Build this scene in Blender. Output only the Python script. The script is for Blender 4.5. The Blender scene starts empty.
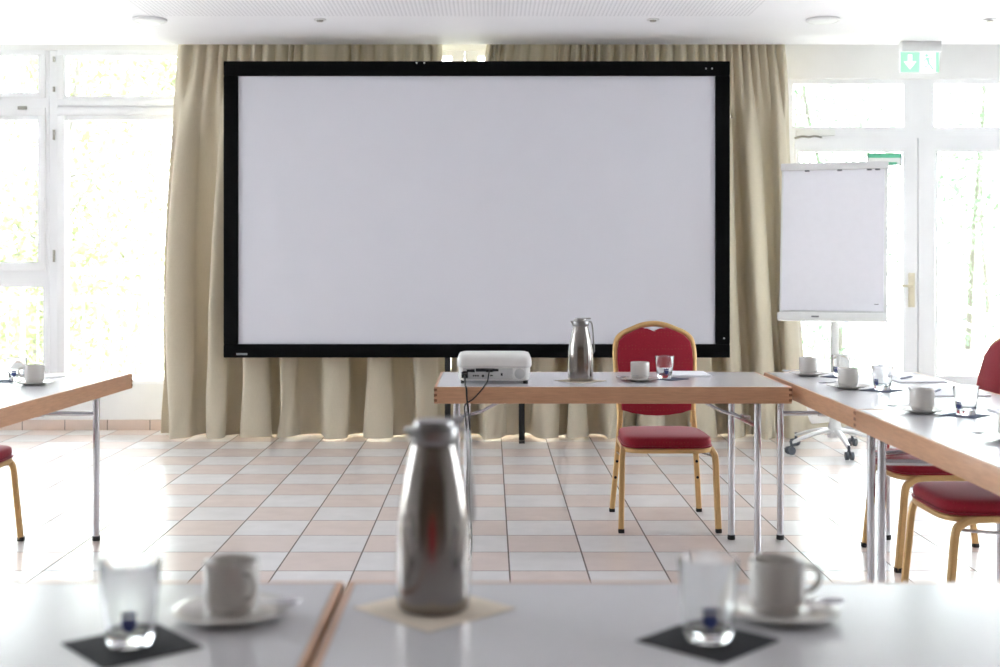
import bpy, bmesh, math, random
from mathutils import Vector, Matrix
random.seed(7)
S = bpy.context.scene
COL = S.collection
PI = math.pi
H = 1.228            # camera height
F = 1250.0           # focal length in pixels of a 1000 px frame
TT = 0.72            # table height
WALL = 9.05          # window wall

# ------------------------------------------------------------------ helpers
def lin(r, g, b):
    def c(v):
        v /= 255.0
        return v / 12.92 if v <= 0.04045 else ((v + 0.055) / 1.055) ** 2.4
    return (c(r), c(g), c(b), 1.0)

def mat(name, rgb, rough=0.5, metal=0.0, var=0.05, scale=25.0, bump=0.0, spec=0.5, coat=0.0, stretch=None, alpha=None, emit=0.0):
    m = bpy.data.materials.new(name); m.use_nodes = True
    nt = m.node_tree; N = nt.nodes; L = nt.links
    b = N['Principled BSDF']
    col = rgb if len(rgb) == 4 else lin(*rgb)
    b.inputs['Roughness'].default_value = rough
    b.inputs['Metallic'].default_value = metal
    b.inputs['Specular IOR Level'].default_value = spec
    b.inputs['Coat Weight'].default_value = coat
    b.inputs['Coat Roughness'].default_value = 0.08
    tc = N.new('ShaderNodeTexCoord')
    no = N.new('ShaderNodeTexNoise'); no.inputs['Scale'].default_value = scale; no.inputs['Detail'].default_value = 4
    src = tc.outputs['Object']
    if stretch:
        mp = N.new('ShaderNodeMapping'); mp.inputs['Scale'].default_value = stretch
        L.new(src, mp.inputs['Vector']); src = mp.outputs['Vector']
    L.new(src, no.inputs['Vector'])
    rp = N.new('ShaderNodeValToRGB')
    rp.color_ramp.elements[0].position = 0.3; rp.color_ramp.elements[1].position = 0.7
    rp.color_ramp.elements[0].color = tuple(c * (1 - var) for c in col[:3]) + (1,)
    rp.color_ramp.elements[1].color = tuple(min(1, c * (1 + var)) for c in col[:3]) + (1,)
    L.new(no.outputs['Fac'], rp.inputs['Fac'])
    L.new(rp.outputs['Color'], b.inputs['Base Color'])
    if bump:
        bp = N.new('ShaderNodeBump'); bp.inputs['Strength'].default_value = bump; bp.inputs['Distance'].default_value = 0.002
        L.new(no.outputs['Fac'], bp.inputs['Height']); L.new(bp.outputs['Normal'], b.inputs['Normal'])
    if emit:
        L.new(rp.outputs['Color'], b.inputs['Emission Color']); b.inputs['Emission Strength'].default_value = emit
    return m

def fin(bm, angle=38):
    bmesh.ops.recalc_face_normals(bm, faces=bm.faces[:])
    lim = math.radians(angle)
    for f in bm.faces: f.smooth = True
    for e in bm.edges:
        if len(e.link_faces) == 2:
            e.smooth = e.calc_face_angle(0) < lim
        else:
            e.smooth = False

def obj(name, bm, material, parent=None, angle=38, kind=None):
    fin(bm, angle)
    me = bpy.data.meshes.new(name); bm.to_mesh(me); bm.free()
    if isinstance(material, (list, tuple)):
        for mm in material: me.materials.append(mm)
    else:
        me.materials.append(material)
    o = bpy.data.objects.new(name, me); COL.objects.link(o)
    if parent is not None: o.parent = parent
    if kind: o['kind'] = kind
    return o

def tag(o, label, cat, group=None):
    o['label'] = label; o['category'] = cat
    if group: o['group'] = group
    return o

def thing(name, label, cat, loc=(0, 0, 0), rz=0.0, group=None):
    o = bpy.data.objects.new(name, None); COL.objects.link(o)
    o.empty_display_size = 0.05
    o.location = loc; o.rotation_euler = (0, 0, rz)
    return tag(o, label, cat, group)

def dup(root, loc, rz, label, group=None):
    r = root.copy(); COL.objects.link(r); r.location = loc; r.rotation_euler = (0, 0, rz)
    r['label'] = label
    if group: r['group'] = group
    for ch in list(root.children):
        c = ch.copy(); COL.objects.link(c); c.parent = r
        for g in list(ch.children):
            d = g.copy(); COL.objects.link(d); d.parent = c
    return r

def nb(): return bmesh.new()

def box(bm, x0, x1, y0, y1, z0, z1, bev=0.0, seg=2, mi=0, M=None):
    r = bmesh.ops.create_cube(bm, size=1.0)
    vs = r['verts']
    for v in vs:
        v.co = Vector(((x0 + x1) / 2 + v.co.x * (x1 - x0), (y0 + y1) / 2 + v.co.y * (y1 - y0), (z0 + z1) / 2 + v.co.z * (z1 - z0)))
    fs = set(f for v in vs for f in v.link_faces)
    for f in fs: f.material_index = mi
    if bev > 0:
        es = set(e for v in vs for e in v.link_edges)
        g = bmesh.ops.bevel(bm, geom=list(es), offset=bev, segments=seg, profile=0.5, affect='EDGES')
        vs = list(set(v for v in g['verts']) | set(v for v in vs if v.is_valid))
        for f in set(f for v in vs for f in v.link_faces): f.material_index = mi
    if M is not None:
        for v in vs:
            if v.is_valid: v.co = M @ v.co
    return vs

def lathe(bm, prof, n=40, cx=0, cy=0, cz=0, close=False):
    rings = []
    for (r, z) in prof:
        if r < 1e-6:
            rings.append([bm.verts.new((cx, cy, cz + z))])
        else:
            rings.append([bm.verts.new((cx + r * math.cos(2 * PI * i / n), cy + r * math.sin(2 * PI * i / n), cz + z)) for i in range(n)])
    pairs = list(zip(rings[:-1], rings[1:]))
    if close: pairs.append((rings[-1], rings[0]))
    for a, b in pairs:
        for i in range(n):
            j = (i + 1) % n
            if len(a) == 1 and len(b) == 1: continue
            if len(a) == 1: bm.faces.new((a[0], b[j], b[i]))
            elif len(b) == 1: bm.faces.new((a[i], a[j], b[0]))
            else: bm.faces.new((a[i], a[j], b[j], b[i]))

def spline(pts, per=8):
    P = [Vector(p) for p in pts]
    out = []
    for i in range(len(P) - 1):
        p0 = P[i - 1] if i > 0 else P[i] * 2 - P[i + 1]
        p1, p2 = P[i], P[i + 1]
        p3 = P[i + 2] if i + 2 < len(P) else P[i + 1] * 2 - P[i]
        for k in range(per):
            t = k / per
            out.append(0.5 * ((2 * p1) + (p2 - p0) * t + (2 * p0 - 5 * p1 + 4 * p2 - p3) * t * t + (3 * p1 - p0 - 3 * p2 + p3) * t ** 3))
    out.append(P[-1])
    return out

def sweep(bm, pts, ra, rb=None, n=10, ref=(0, 0, 1), square=False, closed=False, radii=None):
    """a tube along pts; half widths ra (along the side) and rb (along the up axis)"""
    pts = [Vector(p) for p in pts]; rb = ra if rb is None else rb
    m = len(pts); rings = []
    ref = Vector(ref)
    prev = None
    for i, p in enumerate(pts):
        if closed: t = (pts[(i + 1) % m] - pts[i - 1])
        else: t = pts[min(i + 1, m - 1)] - pts[max(i - 1, 0)]
        t.normalize()
        u = (ref - t * ref.dot(t)) if prev is None else (prev - t * prev.dot(t))
        if u.length < 1e-4:
            u = Vector((1, 0, 0)) - t * t.x
            if u.length < 1e-4: u = Vector((0, 1, 0)) - t * t.y
        u.normalize(); prev = u
        s = t.cross(u)
        k = radii[i] if radii else 1.0
        ring = []
        if square:
            c = 0.35
            base = [(1, 1 - c), (1 - c, 1), (-1 + c, 1), (-1, 1 - c), (-1, -1 + c), (-1 + c, -1), (1 - c, -1), (1, -1 + c)]
        else:
            base = [(math.cos(2 * PI * j / n), math.sin(2 * PI * j / n)) for j in range(n)]
        for a, b in base:
            ring.append(bm.verts.new(p + s * (a * ra * k) + u * (b * rb * k)))
        rings.append(ring)
    q = len(rings[0])
    for i in range(m if closed else m - 1):
        A, B = rings[i], rings[(i + 1) % m]
        for j in range(q):
            bm.faces.new((A[j], A[(j + 1) % q], B[(j + 1) % q], B[j]))
    if not closed:
        bm.faces.new(list(reversed(rings[0]))); bm.faces.new(rings[-1])

def prism(bm, poly, f, t0, t1, bev=0.0, seg=3):
    """poly: 2-D outline, f(a,b,t)->point; a solid between t0 and t1"""
    A = [bm.verts.new(f(a, b, t0)) for a, b in poly]
    B = [bm.verts.new(f(a, b, t1)) for a, b in poly]
    n = len(poly); fs = [bm.faces.new(A), bm.faces.new(list(reversed(B)))]
    side = []
    for i in range(n):
        side.append(bm.faces.new((A[i], B[i], B[(i + 1) % n], A[(i + 1) % n])))
    if bev > 0:
        es = set(fs[0].edges) | set(fs[1].edges)
        bmesh.ops.bevel(bm, geom=list(es), offset=bev, segments=seg, profile=0.5, affect='EDGES')

def sheet(bm, nu, nv, fn, thick=0.0):
    g = [[bm.verts.new(fn(i / nu, j / nv)) for j in range(nv + 1)] for i in range(nu + 1)]
    for i in range(nu):
        for j in range(nv):
            bm.faces.new((g[i][j], g[i + 1][j], g[i + 1][j + 1], g[i][j + 1]))
    if thick:
        bmesh.ops.recalc_face_normals(bm, faces=bm.faces[:])
        bmesh.ops.solidify(bm, geom=bm.faces[:], thickness=thick)

def wx(px): return (px - 490.0) * WALL / F
def wz(py): return H + (260.0 - py) * WALL / F
def on_table(px, py):
    Y = F * (H - TT) / (py - 260.0)
    return (px - 490.0) * Y / F, Y

# ------------------------------------------------------------------ materials
M = {}
M['white_wall'] = mat('white_wall', (242, 242, 242), 0.75, var=0.015, scale=6, bump=0.05)
M['dark_wall'] = mat('dark_wall', (132, 112, 96), 0.6, var=0.12, scale=5, stretch=(1, 8, 1))
M['white_frame'] = mat('white_frame', (244, 245, 248), 0.35, var=0.012, scale=8)
M['gasket'] = mat('gasket', (120, 122, 126), 0.6)
M['grey_metal'] = mat('grey_metal', (168, 166, 158), 0.35, metal=0.7)
M['brass'] = mat('brass', (222, 214, 192), 0.5, metal=0.2)
M['wood'] = mat('wood', (188, 144, 112), 0.38, var=0.10, scale=14, stretch=(1.2, 14, 14), spec=0.4)
M['wood_dark'] = mat('wood_dark', (120, 78, 52), 0.5, var=0.15, scale=60)
M['laminate'] = mat('laminate', (208, 207, 210), 0.20, var=0.012, scale=60, spec=0.5)
M['chrome'] = mat('chrome', (205, 205, 210), 0.14, metal=1.0, var=0.02)
M['steel'] = mat('steel', (150, 144, 140), 0.17, metal=1.0, var=0.03, scale=12, stretch=(1, 1, 10))
M['steel_dark'] = mat('steel_dark', (150, 148, 148), 0.28, metal=1.0, var=0.03)
M['black_plastic'] = mat('black_plastic', (22, 22, 23), 0.45)
M['caster_grey'] = mat('caster_grey', (84, 90, 98), 0.45)
M['cable'] = mat('cable', (16, 16, 18), 0.5)
M['black_felt'] = mat('black_felt', (9, 9, 10), 0.85, var=0.2, scale=200, spec=0.12)
M['screen'] = mat('screen', (216, 216, 224), 0.8, var=0.008, scale=4)
M['gold'] = mat('gold', (210, 172, 116), 0.36, metal=0.4, var=0.05, scale=40)
M['porcelain'] = mat('porcelain', (208, 204, 199), 0.18, var=0.01, coat=0.3)
M['napkin_dark'] = mat('napkin_dark', (26, 27, 32), 0.85, var=0.2, scale=300, bump=0.3)
M['napkin_blue'] = mat('napkin_blue', (62, 72, 98), 0.85, var=0.12, scale=300, bump=0.3)
M['napkin_beige'] = mat('napkin_beige', (220, 207, 190), 0.85, var=0.05, scale=300, bump=0.3)
M['paper'] = mat('paper', (244, 244, 250), 0.7, var=0.01)
M['pen'] = mat('pen', (52, 60, 92), 0.3)
M['projector_white'] = mat('projector_white', (232, 231, 228), 0.4, var=0.01)
M['projector_grey'] = mat('projector_grey', (196, 196, 196), 0.5, var=0.02)
M['port'] = mat('port', (30, 30, 34), 0.5)
M['sign_green'] = mat('sign_green', (140, 222, 168), 0.4, emit=0.05, var=0.01)
M['sign_white'] = mat('sign_white', (240, 246, 243), 0.4, emit=0.06, var=0.01)
M['sticker_green'] = mat('sticker_green', (104, 204, 164), 0.45, var=0.02)
M['plate_white'] = mat('plate_white', (238, 240, 238), 0.5, var=0.01)
M['lamp_white'] = mat('lamp_white', (226, 226, 226), 0.4, var=0.01)
M['crest_blue'] = mat('crest_blue', (34, 52, 120), 0.35)
M['silver_print'] = mat('silver_print', (196, 196, 198), 0.4, metal=0.4)
M['bark'] = mat('bark', (104, 101, 95), 0.9, var=0.3, scale=14, stretch=(6, 6, 1))
M['railing'] = mat('railing', (112, 115, 122), 0.4, var=0.02)
M['terrace'] = mat('terrace', (190, 190, 192), 0.8, var=0.06, scale=3)
M['grass'] = mat('grass', (134, 134, 120), 0.9, var=0.2, scale=4)

def fabric_red(name, rgb, dot):
    m = mat(name, rgb, 0.85, var=0.10, scale=160, bump=0.25)
    nt = m.node_tree; N = nt.nodes; L = nt.links; b = N['Principled BSDF']
    rp = [n for n in N if n.type == 'VALTORGB'][0]
    tc = [n for n in N if n.type == 'TEX_COORD'][0]
    vo = N.new('ShaderNodeTexVoronoi'); vo.inputs['Scale'].default_value = 62; vo.inputs['Randomness'].default_value = 0.25
    L.new(tc.outputs['Object'], vo.inputs['Vector'])
    lt = N.new('ShaderNodeMath'); lt.operation = 'LESS_THAN'; lt.inputs[1].default_value = 0.2
    L.new(vo.outputs['Distance'], lt.inputs[0])
    mx = N.new('ShaderNodeMixRGB'); mx.inputs['Color2'].default_value = lin(*dot)
    mul = N.new('ShaderNodeMath'); mul.operation = 'MULTIPLY'; mul.inputs[1].default_value = 0.55
    L.new(lt.outputs[0], mul.inputs[0]); L.new(mul.outputs[0], mx.inputs['Fac'])
    L.new(rp.outputs['Color'], mx.inputs['Color1']); L.new(mx.outputs['Color'], b.inputs['Base Color'])
    b.inputs['Sheen Weight'].default_value = 0.25; b.inputs['Sheen Roughness'].default_value = 0.4
    return m
M['red'] = fabric_red('red_fabric', (148, 10, 38), (150, 60, 50))

def curtain_mat():
    m = bpy.data.materials.new('curtain_fabric'); m.use_nodes = True
    nt = m.node_tree; N = nt.nodes; L = nt.links
    out = N['Material Output']; b = N['Principled BSDF']
    b.inputs['Roughness'].default_value = 0.6; b.inputs['Sheen Weight'].default_value = 0.3
    tc = N.new('ShaderNodeTexCoord'); mp = N.new('ShaderNodeMapping'); mp.inputs['Scale'].default_value = (90, 90, 6)
    no = N.new('ShaderNodeTexNoise'); no.inputs['Scale'].default_value = 4; no.inputs['Detail'].default_value = 5
    L.new(tc.outputs['Object'], mp.inputs['Vector']); L.new(mp.outputs['Vector'], no.inputs['Vector'])
    rp = N.new('ShaderNodeValToRGB')
    rp.color_ramp.elements[0].color = lin(204, 194, 172); rp.color_ramp.elements[1].color = lin(222, 211, 189)
    L.new(no.outputs['Fac'], rp.inputs['Fac']); L.new(rp.outputs['Color'], b.inputs['Base Color'])
    tr = N.new('ShaderNodeBsdfTranslucent'); L.new(rp.outputs['Color'], tr.inputs['Color'])
    mx = N.new('ShaderNodeMixShader'); mx.inputs['Fac'].default_value = 0.09
    L.new(b.outputs[0], mx.inputs[1]); L.new(tr.outputs[0], mx.inputs[2]); L.new(mx.outputs[0], out.inputs['Surface'])
    return m
M['curtain'] = curtain_mat()

def leaf_mat(name, a, c):
    m = bpy.data.materials.new(name); m.use_nodes = True
    nt = m.node_tree; N = nt.nodes; L = nt.links
    out = N['Material Output']
    for n in list(N):
        if n != out: N.remove(n)
    geo = N.new('ShaderNodeNewGeometry')
    no = N.new('ShaderNodeTexNoise'); no.inputs['Scale'].default_value = 1.7
    L.new(geo.outputs['Position'], no.inputs['Vector'])
    rp = N.new('ShaderNodeValToRGB'); rp.color_ramp.elements[0].color = lin(*a); rp.color_ramp.elements[1].color = lin(*c)
    rp.color_ramp.elements[0].position = 0.35; rp.color_ramp.elements[1].position = 0.65
    L.new(no.outputs['Fac'], rp.inputs['Fac'])
    d = N.new('ShaderNodeBsdfDiffuse'); t = N.new('ShaderNodeBsdfTranslucent')
    L.new(rp.outputs['Color'], d.inputs['Color']); L.new(rp.outputs['Color'], t.inputs['Color'])
    mx = N.new('ShaderNodeMixShader'); mx.inputs['Fac'].default_value = 0.5
    L.new(d.outputs[0], mx.inputs[1]); L.new(t.outputs[0], mx.inputs[2]); L.new(mx.outputs[0], out.inputs['Surface'])
    return m
M['leaf_yellow'] = leaf_mat('leaf_yellow', (112, 122, 90), (128, 133, 102))
M['leaf_green'] = leaf_mat('leaf_green', (90, 122, 94), (110, 132, 106))

def pane_mat():
    m = bpy.data.materials.new('window_glass'); m.use_nodes = True
    nt = m.node_tree; N = nt.nodes; L = nt.links; out = N['Material Output']
    for n in list(N):
        if n != out: N.remove(n)
    t = N.new('ShaderNodeBsdfTransparent'); t.inputs['Color'].default_value = (0.95, 0.97, 0.96, 1)
    g = N.new('ShaderNodeBsdfGlossy'); g.inputs['Roughness'].default_value = 0.02
    fr = N.new('ShaderNodeFresnel'); fr.inputs['IOR'].default_value = 1.45
    mx = N.new('ShaderNodeMixShader')
    L.new(fr.outputs[0], mx.inputs['Fac']); L.new(t.outputs[0], mx.inputs[1]); L.new(g.outputs[0], mx.inputs[2])
    L.new(mx.outputs[0], out.inputs['Surface'])
    return m
M['pane'] = pane_mat()

def glass_mat():
    m = bpy.data.materials.new('drinking_glass'); m.use_nodes = True
    b = m.node_tree.nodes['Principled BSDF']
    b.inputs['Base Color'].default_value = (0.98, 0.99, 0.99, 1)
    b.inputs['Transmission Weight'].default_value = 1.0; b.inputs['Roughness'].default_value = 0.0; b.inputs['IOR'].default_value = 1.45
    return m
M['glass'] = glass_mat()

TX, TY, X0, Y0 = 0.307, 0.319, 0.077, 5.576
def floor_mat():
    m = bpy.data.materials.new('floor_tiles'); m.use_nodes = True
    nt = m.node_tree; N = nt.nodes; L = nt.links; b = N['Principled BSDF']
    geo = N.new('ShaderNodeNewGeometry'); sp = N.new('ShaderNodeSeparateXYZ'); L.new(geo.outputs['Position'], sp.inputs[0])
    def mth(op, a, bb=None, c=None):
        n = N.new('ShaderNodeMath'); n.operation = op
        for i, v in enumerate((a, bb, c)):
            if v is None: continue
            if isinstance(v, (int, float)): n.inputs[i].default_value = v
            else: L.new(v, n.inputs[i])
        return n.outputs[0]
    u = mth('DIVIDE', mth('SUBTRACT', sp.outputs['X'], X0), TX)
    v = mth('DIVIDE', mth('SUBTRACT', sp.outputs['Y'], Y0), TY)
    fu, fv = mth('FLOOR', u), mth('FLOOR', v)
    par = mth('FLOORED_MODULO', mth('ADD', fu, fv), 2.0)
    cu, cv = mth('SUBTRACT', u, fu), mth('SUBTRACT', v, fv)
    gu = mth('MULTIPLY', mth('MINIMUM', cu, mth('SUBTRACT', 1.0, cu)), TX)
    gv = mth('MULTIPLY', mth('MINIMUM', cv, mth('SUBTRACT', 1.0, cv)), TY)
    gr = mth('LESS_THAN', mth('MINIMUM', gu, gv), 0.0032)
    cb = N.new('ShaderNodeCombineXYZ'); L.new(fu, cb.inputs[0]); L.new(fv, cb.inputs[1])
    wn = N.new('ShaderNodeTexWhiteNoise'); wn.noise_dimensions = '2D'; L.new(cb.outputs[0], wn.inputs['Vector'])
    no = N.new('ShaderNodeTexNoise'); no.inputs['Scale'].default_value = 9; no.inputs['Detail'].default_value = 5; L.new(geo.outputs['Position'], no.inputs['Vector'])
    mix = N.new('ShaderNodeMixRGB'); L.new(par, mix.inputs['Fac'])
    mix.inputs['Color1'].default_value = lin(232, 230, 229); mix.inputs['Color2'].default_value = lin(228, 213, 206)
    br = mth('ADD', mth('MULTIPLY', wn.outputs['Value'], 0.08), mth('ADD', 0.88, mth('MULTIPLY', no.outputs['Fac'], 0.14)))
    vm = N.new('ShaderNodeVectorMath'); vm.operation = 'SCALE'; L.new(mix.outputs[0], vm.inputs[0]); L.new(br, vm.inputs['Scale'])
    m2 = N.new('ShaderNodeMixRGB'); L.new(gr, m2.inputs['Fac']); L.new(vm.outputs[0], m2.inputs['Color1'])
    m2.inputs['Color2'].default_value = lin(98, 88, 82)
    L.new(m2.outputs[0], b.inputs['Base Color'])
    rg = mth('ADD', mth('MULTIPLY', gr, 0.5), mth('ADD', 0.20, mth('MULTIPLY', no.outputs['Fac'], 0.06)))
    L.new(rg, b.inputs['Roughness']); b.inputs['Specular IOR Level'].default_value = 0.36
    bp = N.new('ShaderNodeBump'); bp.inputs['Strength'].default_value = 0.35; bp.inputs['Distance'].default_value = 0.002
    L.new(mth('SUBTRACT', 1.0, gr), bp.inputs['Height']); L.new(bp.outputs['Normal'], b.inputs['Normal'])
    return m
M['floor'] = floor_mat()

def ceiling_mat():
    m = mat('perforated_ceiling', (244, 244, 247), 0.8, var=0.008, scale=3)
    nt = m.node_tree; N = nt.nodes; L = nt.links; b = N['Principled BSDF']
    rp = [n for n in N if n.type == 'VALTORGB'][0]
    geo = N.new('ShaderNodeNewGeometry'); sp = N.new('ShaderNodeSeparateXYZ'); L.new(geo.outputs['Position'], sp.inputs[0])
    def mth(op, a, bb=None):
        n = N.new('ShaderNodeMath'); n.operation = op
        for i, v in enumerate((a, bb)):
            if v is None: continue
            if isinstance(v, (int, float)): n.inputs[i].default_value = v
            else: L.new(v, n.inputs[i])
        return n.outputs[0]
    P = 0.025
    def cell(s): return mth('SUBTRACT', mth('FRACT', mth('DIVIDE', s, P)), 0.5)
    cu, cv = cell(sp.outputs['X']), cell(sp.outputs['Y'])
    d = mth('ADD', mth('MULTIPLY', cu, cu), mth('MULTIPLY', cv, cv))
    hole = mth('LESS_THAN', d, 0.075)
    inside = mth('MULTIPLY', mth('LESS_THAN', sp.outputs['Y'], 7.7), mth('LESS_THAN', mth('ABSOLUTE', mth('ADD', sp.outputs['X'], 0.25)), 1.85))
    mx = N.new('ShaderNodeMixRGB'); L.new(mth('MULTIPLY', hole, inside), mx.inputs['Fac'])
    L.new(rp.outputs['Color'], mx.inputs['Color1']); mx.inputs['Color2'].default_value = lin(214, 214, 218)
    L.new(mx.outputs[0], b.inputs['Base Color'])
    return m
M['ceiling'] = ceiling_mat()

def baseboard_mat():
    m = mat('baseboard_tiles', (218, 198, 186), 0.3, var=0.04, scale=9)
    nt = m.node_tree; N = nt.nodes; L = nt.links; b = N['Principled BSDF']
    rp = [n for n in N if n.type == 'VALTORGB'][0]
    geo = N.new('ShaderNodeNewGeometry'); sp = N.new('ShaderNodeSeparateXYZ'); L.new(geo.outputs['Position'], sp.inputs[0])
    dv = N.new('ShaderNodeMath'); dv.operation = 'DIVIDE'; dv.inputs[1].default_value = 0.307; L.new(sp.outputs['X'], dv.inputs[0])
    fr = N.new('ShaderNodeMath'); fr.operation = 'FRACT'; L.new(dv.outputs[0], fr.inputs[0])
    lt = N.new('ShaderNodeMath'); lt.operation = 'LESS_THAN'; lt.inputs[1].default_value = 0.02; L.new(fr.outputs[0], lt.inputs[0])
    mx = N.new('ShaderNodeMixRGB'); L.new(lt.outputs[0], mx.inputs['Fac']); L.new(rp.outputs['Color'], mx.inputs['Color1']); mx.inputs['Color2'].default_value = lin(120, 108, 100)
    L.new(mx.outputs[0], b.inputs['Base Color'])
    return m
M['baseboard'] = baseboard_mat()

# ------------------------------------------------------------------ room shell
XL, XR, YF = -5.4, 5.0, -3.6
CEIL, SLOT, CEDGE = 2.73, 2.82, 8.71
b = nb(); box(b, XL - .1, XR + .1, YF - .1, WALL + .12, -0.12, 0.0); obj('floor', b, M['floor'], kind='structure')
b = nb(); box(b, XL - .1, XR + .1, YF - .1, CEDGE, CEIL, CEIL + 0.2); obj('ceiling', b, M['ceiling'], kind='structure')
b = nb(); box(b, XL - .1, XR + .1, CEDGE + .001, WALL + .2, SLOT, CEIL + 0.2); obj('trim_1', b, M['white_wall'], kind='structure')   # ceiling of the curtain slot
SIDE = [(3.90, 4.95), (5.25, 6.50)]      # side windows added out of view to brighten the room
def side_wall(name, xa, xb, wname):
    b = nb(); z0, z1 = .40, 2.62
    box(b, xa, xb, YF, WALL + .12, 0, z0); box(b, xa, xb, YF, WALL + .12, z1, CEIL + .1)
    ys = [YF] + [v for w in SIDE for v in w] + [WALL + .12]
    for i in range(0, len(ys), 2): box(b, xa, xb, ys[i], ys[i + 1], z0, z1)
    obj(name, b, M['white_wall'], kind='structure')
    for k, (ya, yb) in enumerate(SIDE):
        b = nb(); xm = (xa + xb) / 2
        for q in ((ya, yb, z0, z0 + .07), (ya, yb, z1 - .07, z1), (ya, ya + .07, z0 + .07, z1 - .07), (yb - .07, yb, z0 + .07, z1 - .07)):
            box(b, xm - .03, xm + .03, q[0], q[1], q[2], q[3])
        w = obj('window_%d' % (wname + k), b, M['white_frame'], kind='structure')  # added window, out of view, to bring in more daylight
        b = nb(); box(b, xm - .005, xm + .005, ya + .071, yb - .071, z0 + .071, z1 - .071); obj('pane', b, M['pane'], w)
side_wall('wall_left', XL - .1, XL, 6)
side_wall('wall_right', XR, XR + .1, 10)
b = nb(); box(b, XL - .1, XR + .1, YF - .1, YF, 0, CEIL + .1); obj('wall_front', b, M['dark_wall'], kind='structure')
DX0, DX1 = 2.08, 4.16            # the glazed door
b = nb()
box(b, XL, DX0 - .04, WALL - .02, WALL + .12, 2.745, SLOT)                # header over the windows
box(b, DX0 - .04, XR, WALL - .03, WALL + .12, 2.535, SLOT, 0.004)            # deeper header over the door
box(b, XL, DX0 - .04, WALL - .02, WALL + .12, 0.0, 0.33)                  # parapet under the windows
obj('wall_back', b, M['white_wall'], kind='structure')
b = nb(); box(b, XL, DX0 - .06, WALL - .034, WALL - .0205, 0.0, 0.075, 0.003); obj('baseboard_back', b, M['baseboard'], kind='structure')

def bay(name, xa, xb, za, zb, holes, sashes=(), label=None):
    """a frame plate with openings (x0,x1,z0,z1), a raised sash round some of them and a pane in each"""
    b = nb()
    xs = sorted({xa, xb} | {h[0] for h in holes} | {h[1] for h in holes})
    for i in range(len(xs) - 1):
        x0, x1 = xs[i], xs[i + 1]
        hs = sorted((h for h in holes if h[0] <= x0 + 1e-6 and h[1] >= x1 - 1e-6), key=lambda h: h[2])
        z = za
        for h in hs:
            if h[2] > z + 1e-6: box(b, x0, x1, WALL, WALL + .07, z, h[2])
            z = h[3]
        if zb > z + 1e-6: box(b, x0, x1, WALL, WALL + .07, z, zb)
    bmesh.ops.remove_doubles(b, verts=b.verts[:], dist=1e-5)
    w = obj(name, b, M['white_frame'], kind='structure')
    for h in holes:
        b = nb(); box(b, h[0] + .001, h[1] - .001, WALL + .045, WALL + .055, h[2] + .001, h[3] - .001); p = obj('pane', b, M['pane'], w)
    for (x0, x1, z0, z1, wd) in sashes:
        b = nb()
        for q in ((x0, x1, z1 - wd, z1), (x0, x1, z0, z0 + wd), (x0, x0 + wd, z0 + wd, z1 - wd), (x1 - wd, x1, z0 + wd, z1 - wd)):
            box(b, q[0], q[1], WALL - .018, WALL - .001, q[2], q[3], 0.003)
        obj('sash', b, M['white_frame'], w)
    return w

ZT0, ZT1 = 2.415, 2.705
SW = 0.075
w1 = bay('window_1', XL, -3.195, 0.33, 2.745,
         [(-4.95, wx(38), ZT0, ZT1), (-4.95, wx(38), wz(262), wz(120)), (-4.95, wx(43), 0.375, wz(287))],
         [(-5.02, wx(46), wz(271), wz(108), 0.055), (-5.02, wx(46), wz(98), wz(49), 0.04)])
b = nb(); box(b, wx(43), wx(46.5), WALL - .05, WALL - .018, wz(212), wz(198), .004); sweep(b, [(wx(44.8), WALL - .045, wz(203)), (wx(44.8), WALL - .06, wz(203)), (wx(44.8), WALL - .065, wz(213)), (wx(44.8), WALL - .06, wz(220))], .006); obj('handle', b, M['white_frame'], w1)
for (zp, zq) in ((62, 57), (92, 87), (140, 130), (262, 250)):
    b = nb(); sweep(b, [(wx(54.5), WALL - .012, wz(zp)), (wx(54.5), WALL - .012, wz(zq))], .009, n=12); obj('hinge', b, M['grey_metal'], w1)
b = nb(); box(b, wx(19), wx(28), WALL - .03, WALL - .018, wz(110), wz(106.5), .002); obj('latch', b, M['grey_metal'], w1)
w2 = bay('window_2', -3.19, -1.755, 0.33, 2.745,
         [(wx(66), -1.86, ZT0, ZT1), (wx(66), -1.86, 0.36, wz(120))],
         [(wx(58), -1.80, wz(388), wz(108), 0.055), (wx(58), -1.80, wz(106), wz(49), 0.045)])
w3 = bay('window_3', -1.75, -0.185, 0.33, 2.745, [(-1.64, -.275, ZT0, ZT1), (-1.64, -.275, 0.36, wz(120))], [(-1.7, -.22, wz(388), wz(108), .055)])
w4 = bay('window_4', -0.18, 2.035, 0.33, 2.745, [(-.087, .92, ZT0, ZT1), (-.087, .92, 0.36, wz(120)), (1.04, 1.93, ZT0, ZT1), (1.04, 1.93, 0.36, wz(120))], [(-.14, .97, wz(388), wz(108), .055), (.985, 1.985, wz(388), wz(108), .055)])
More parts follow.
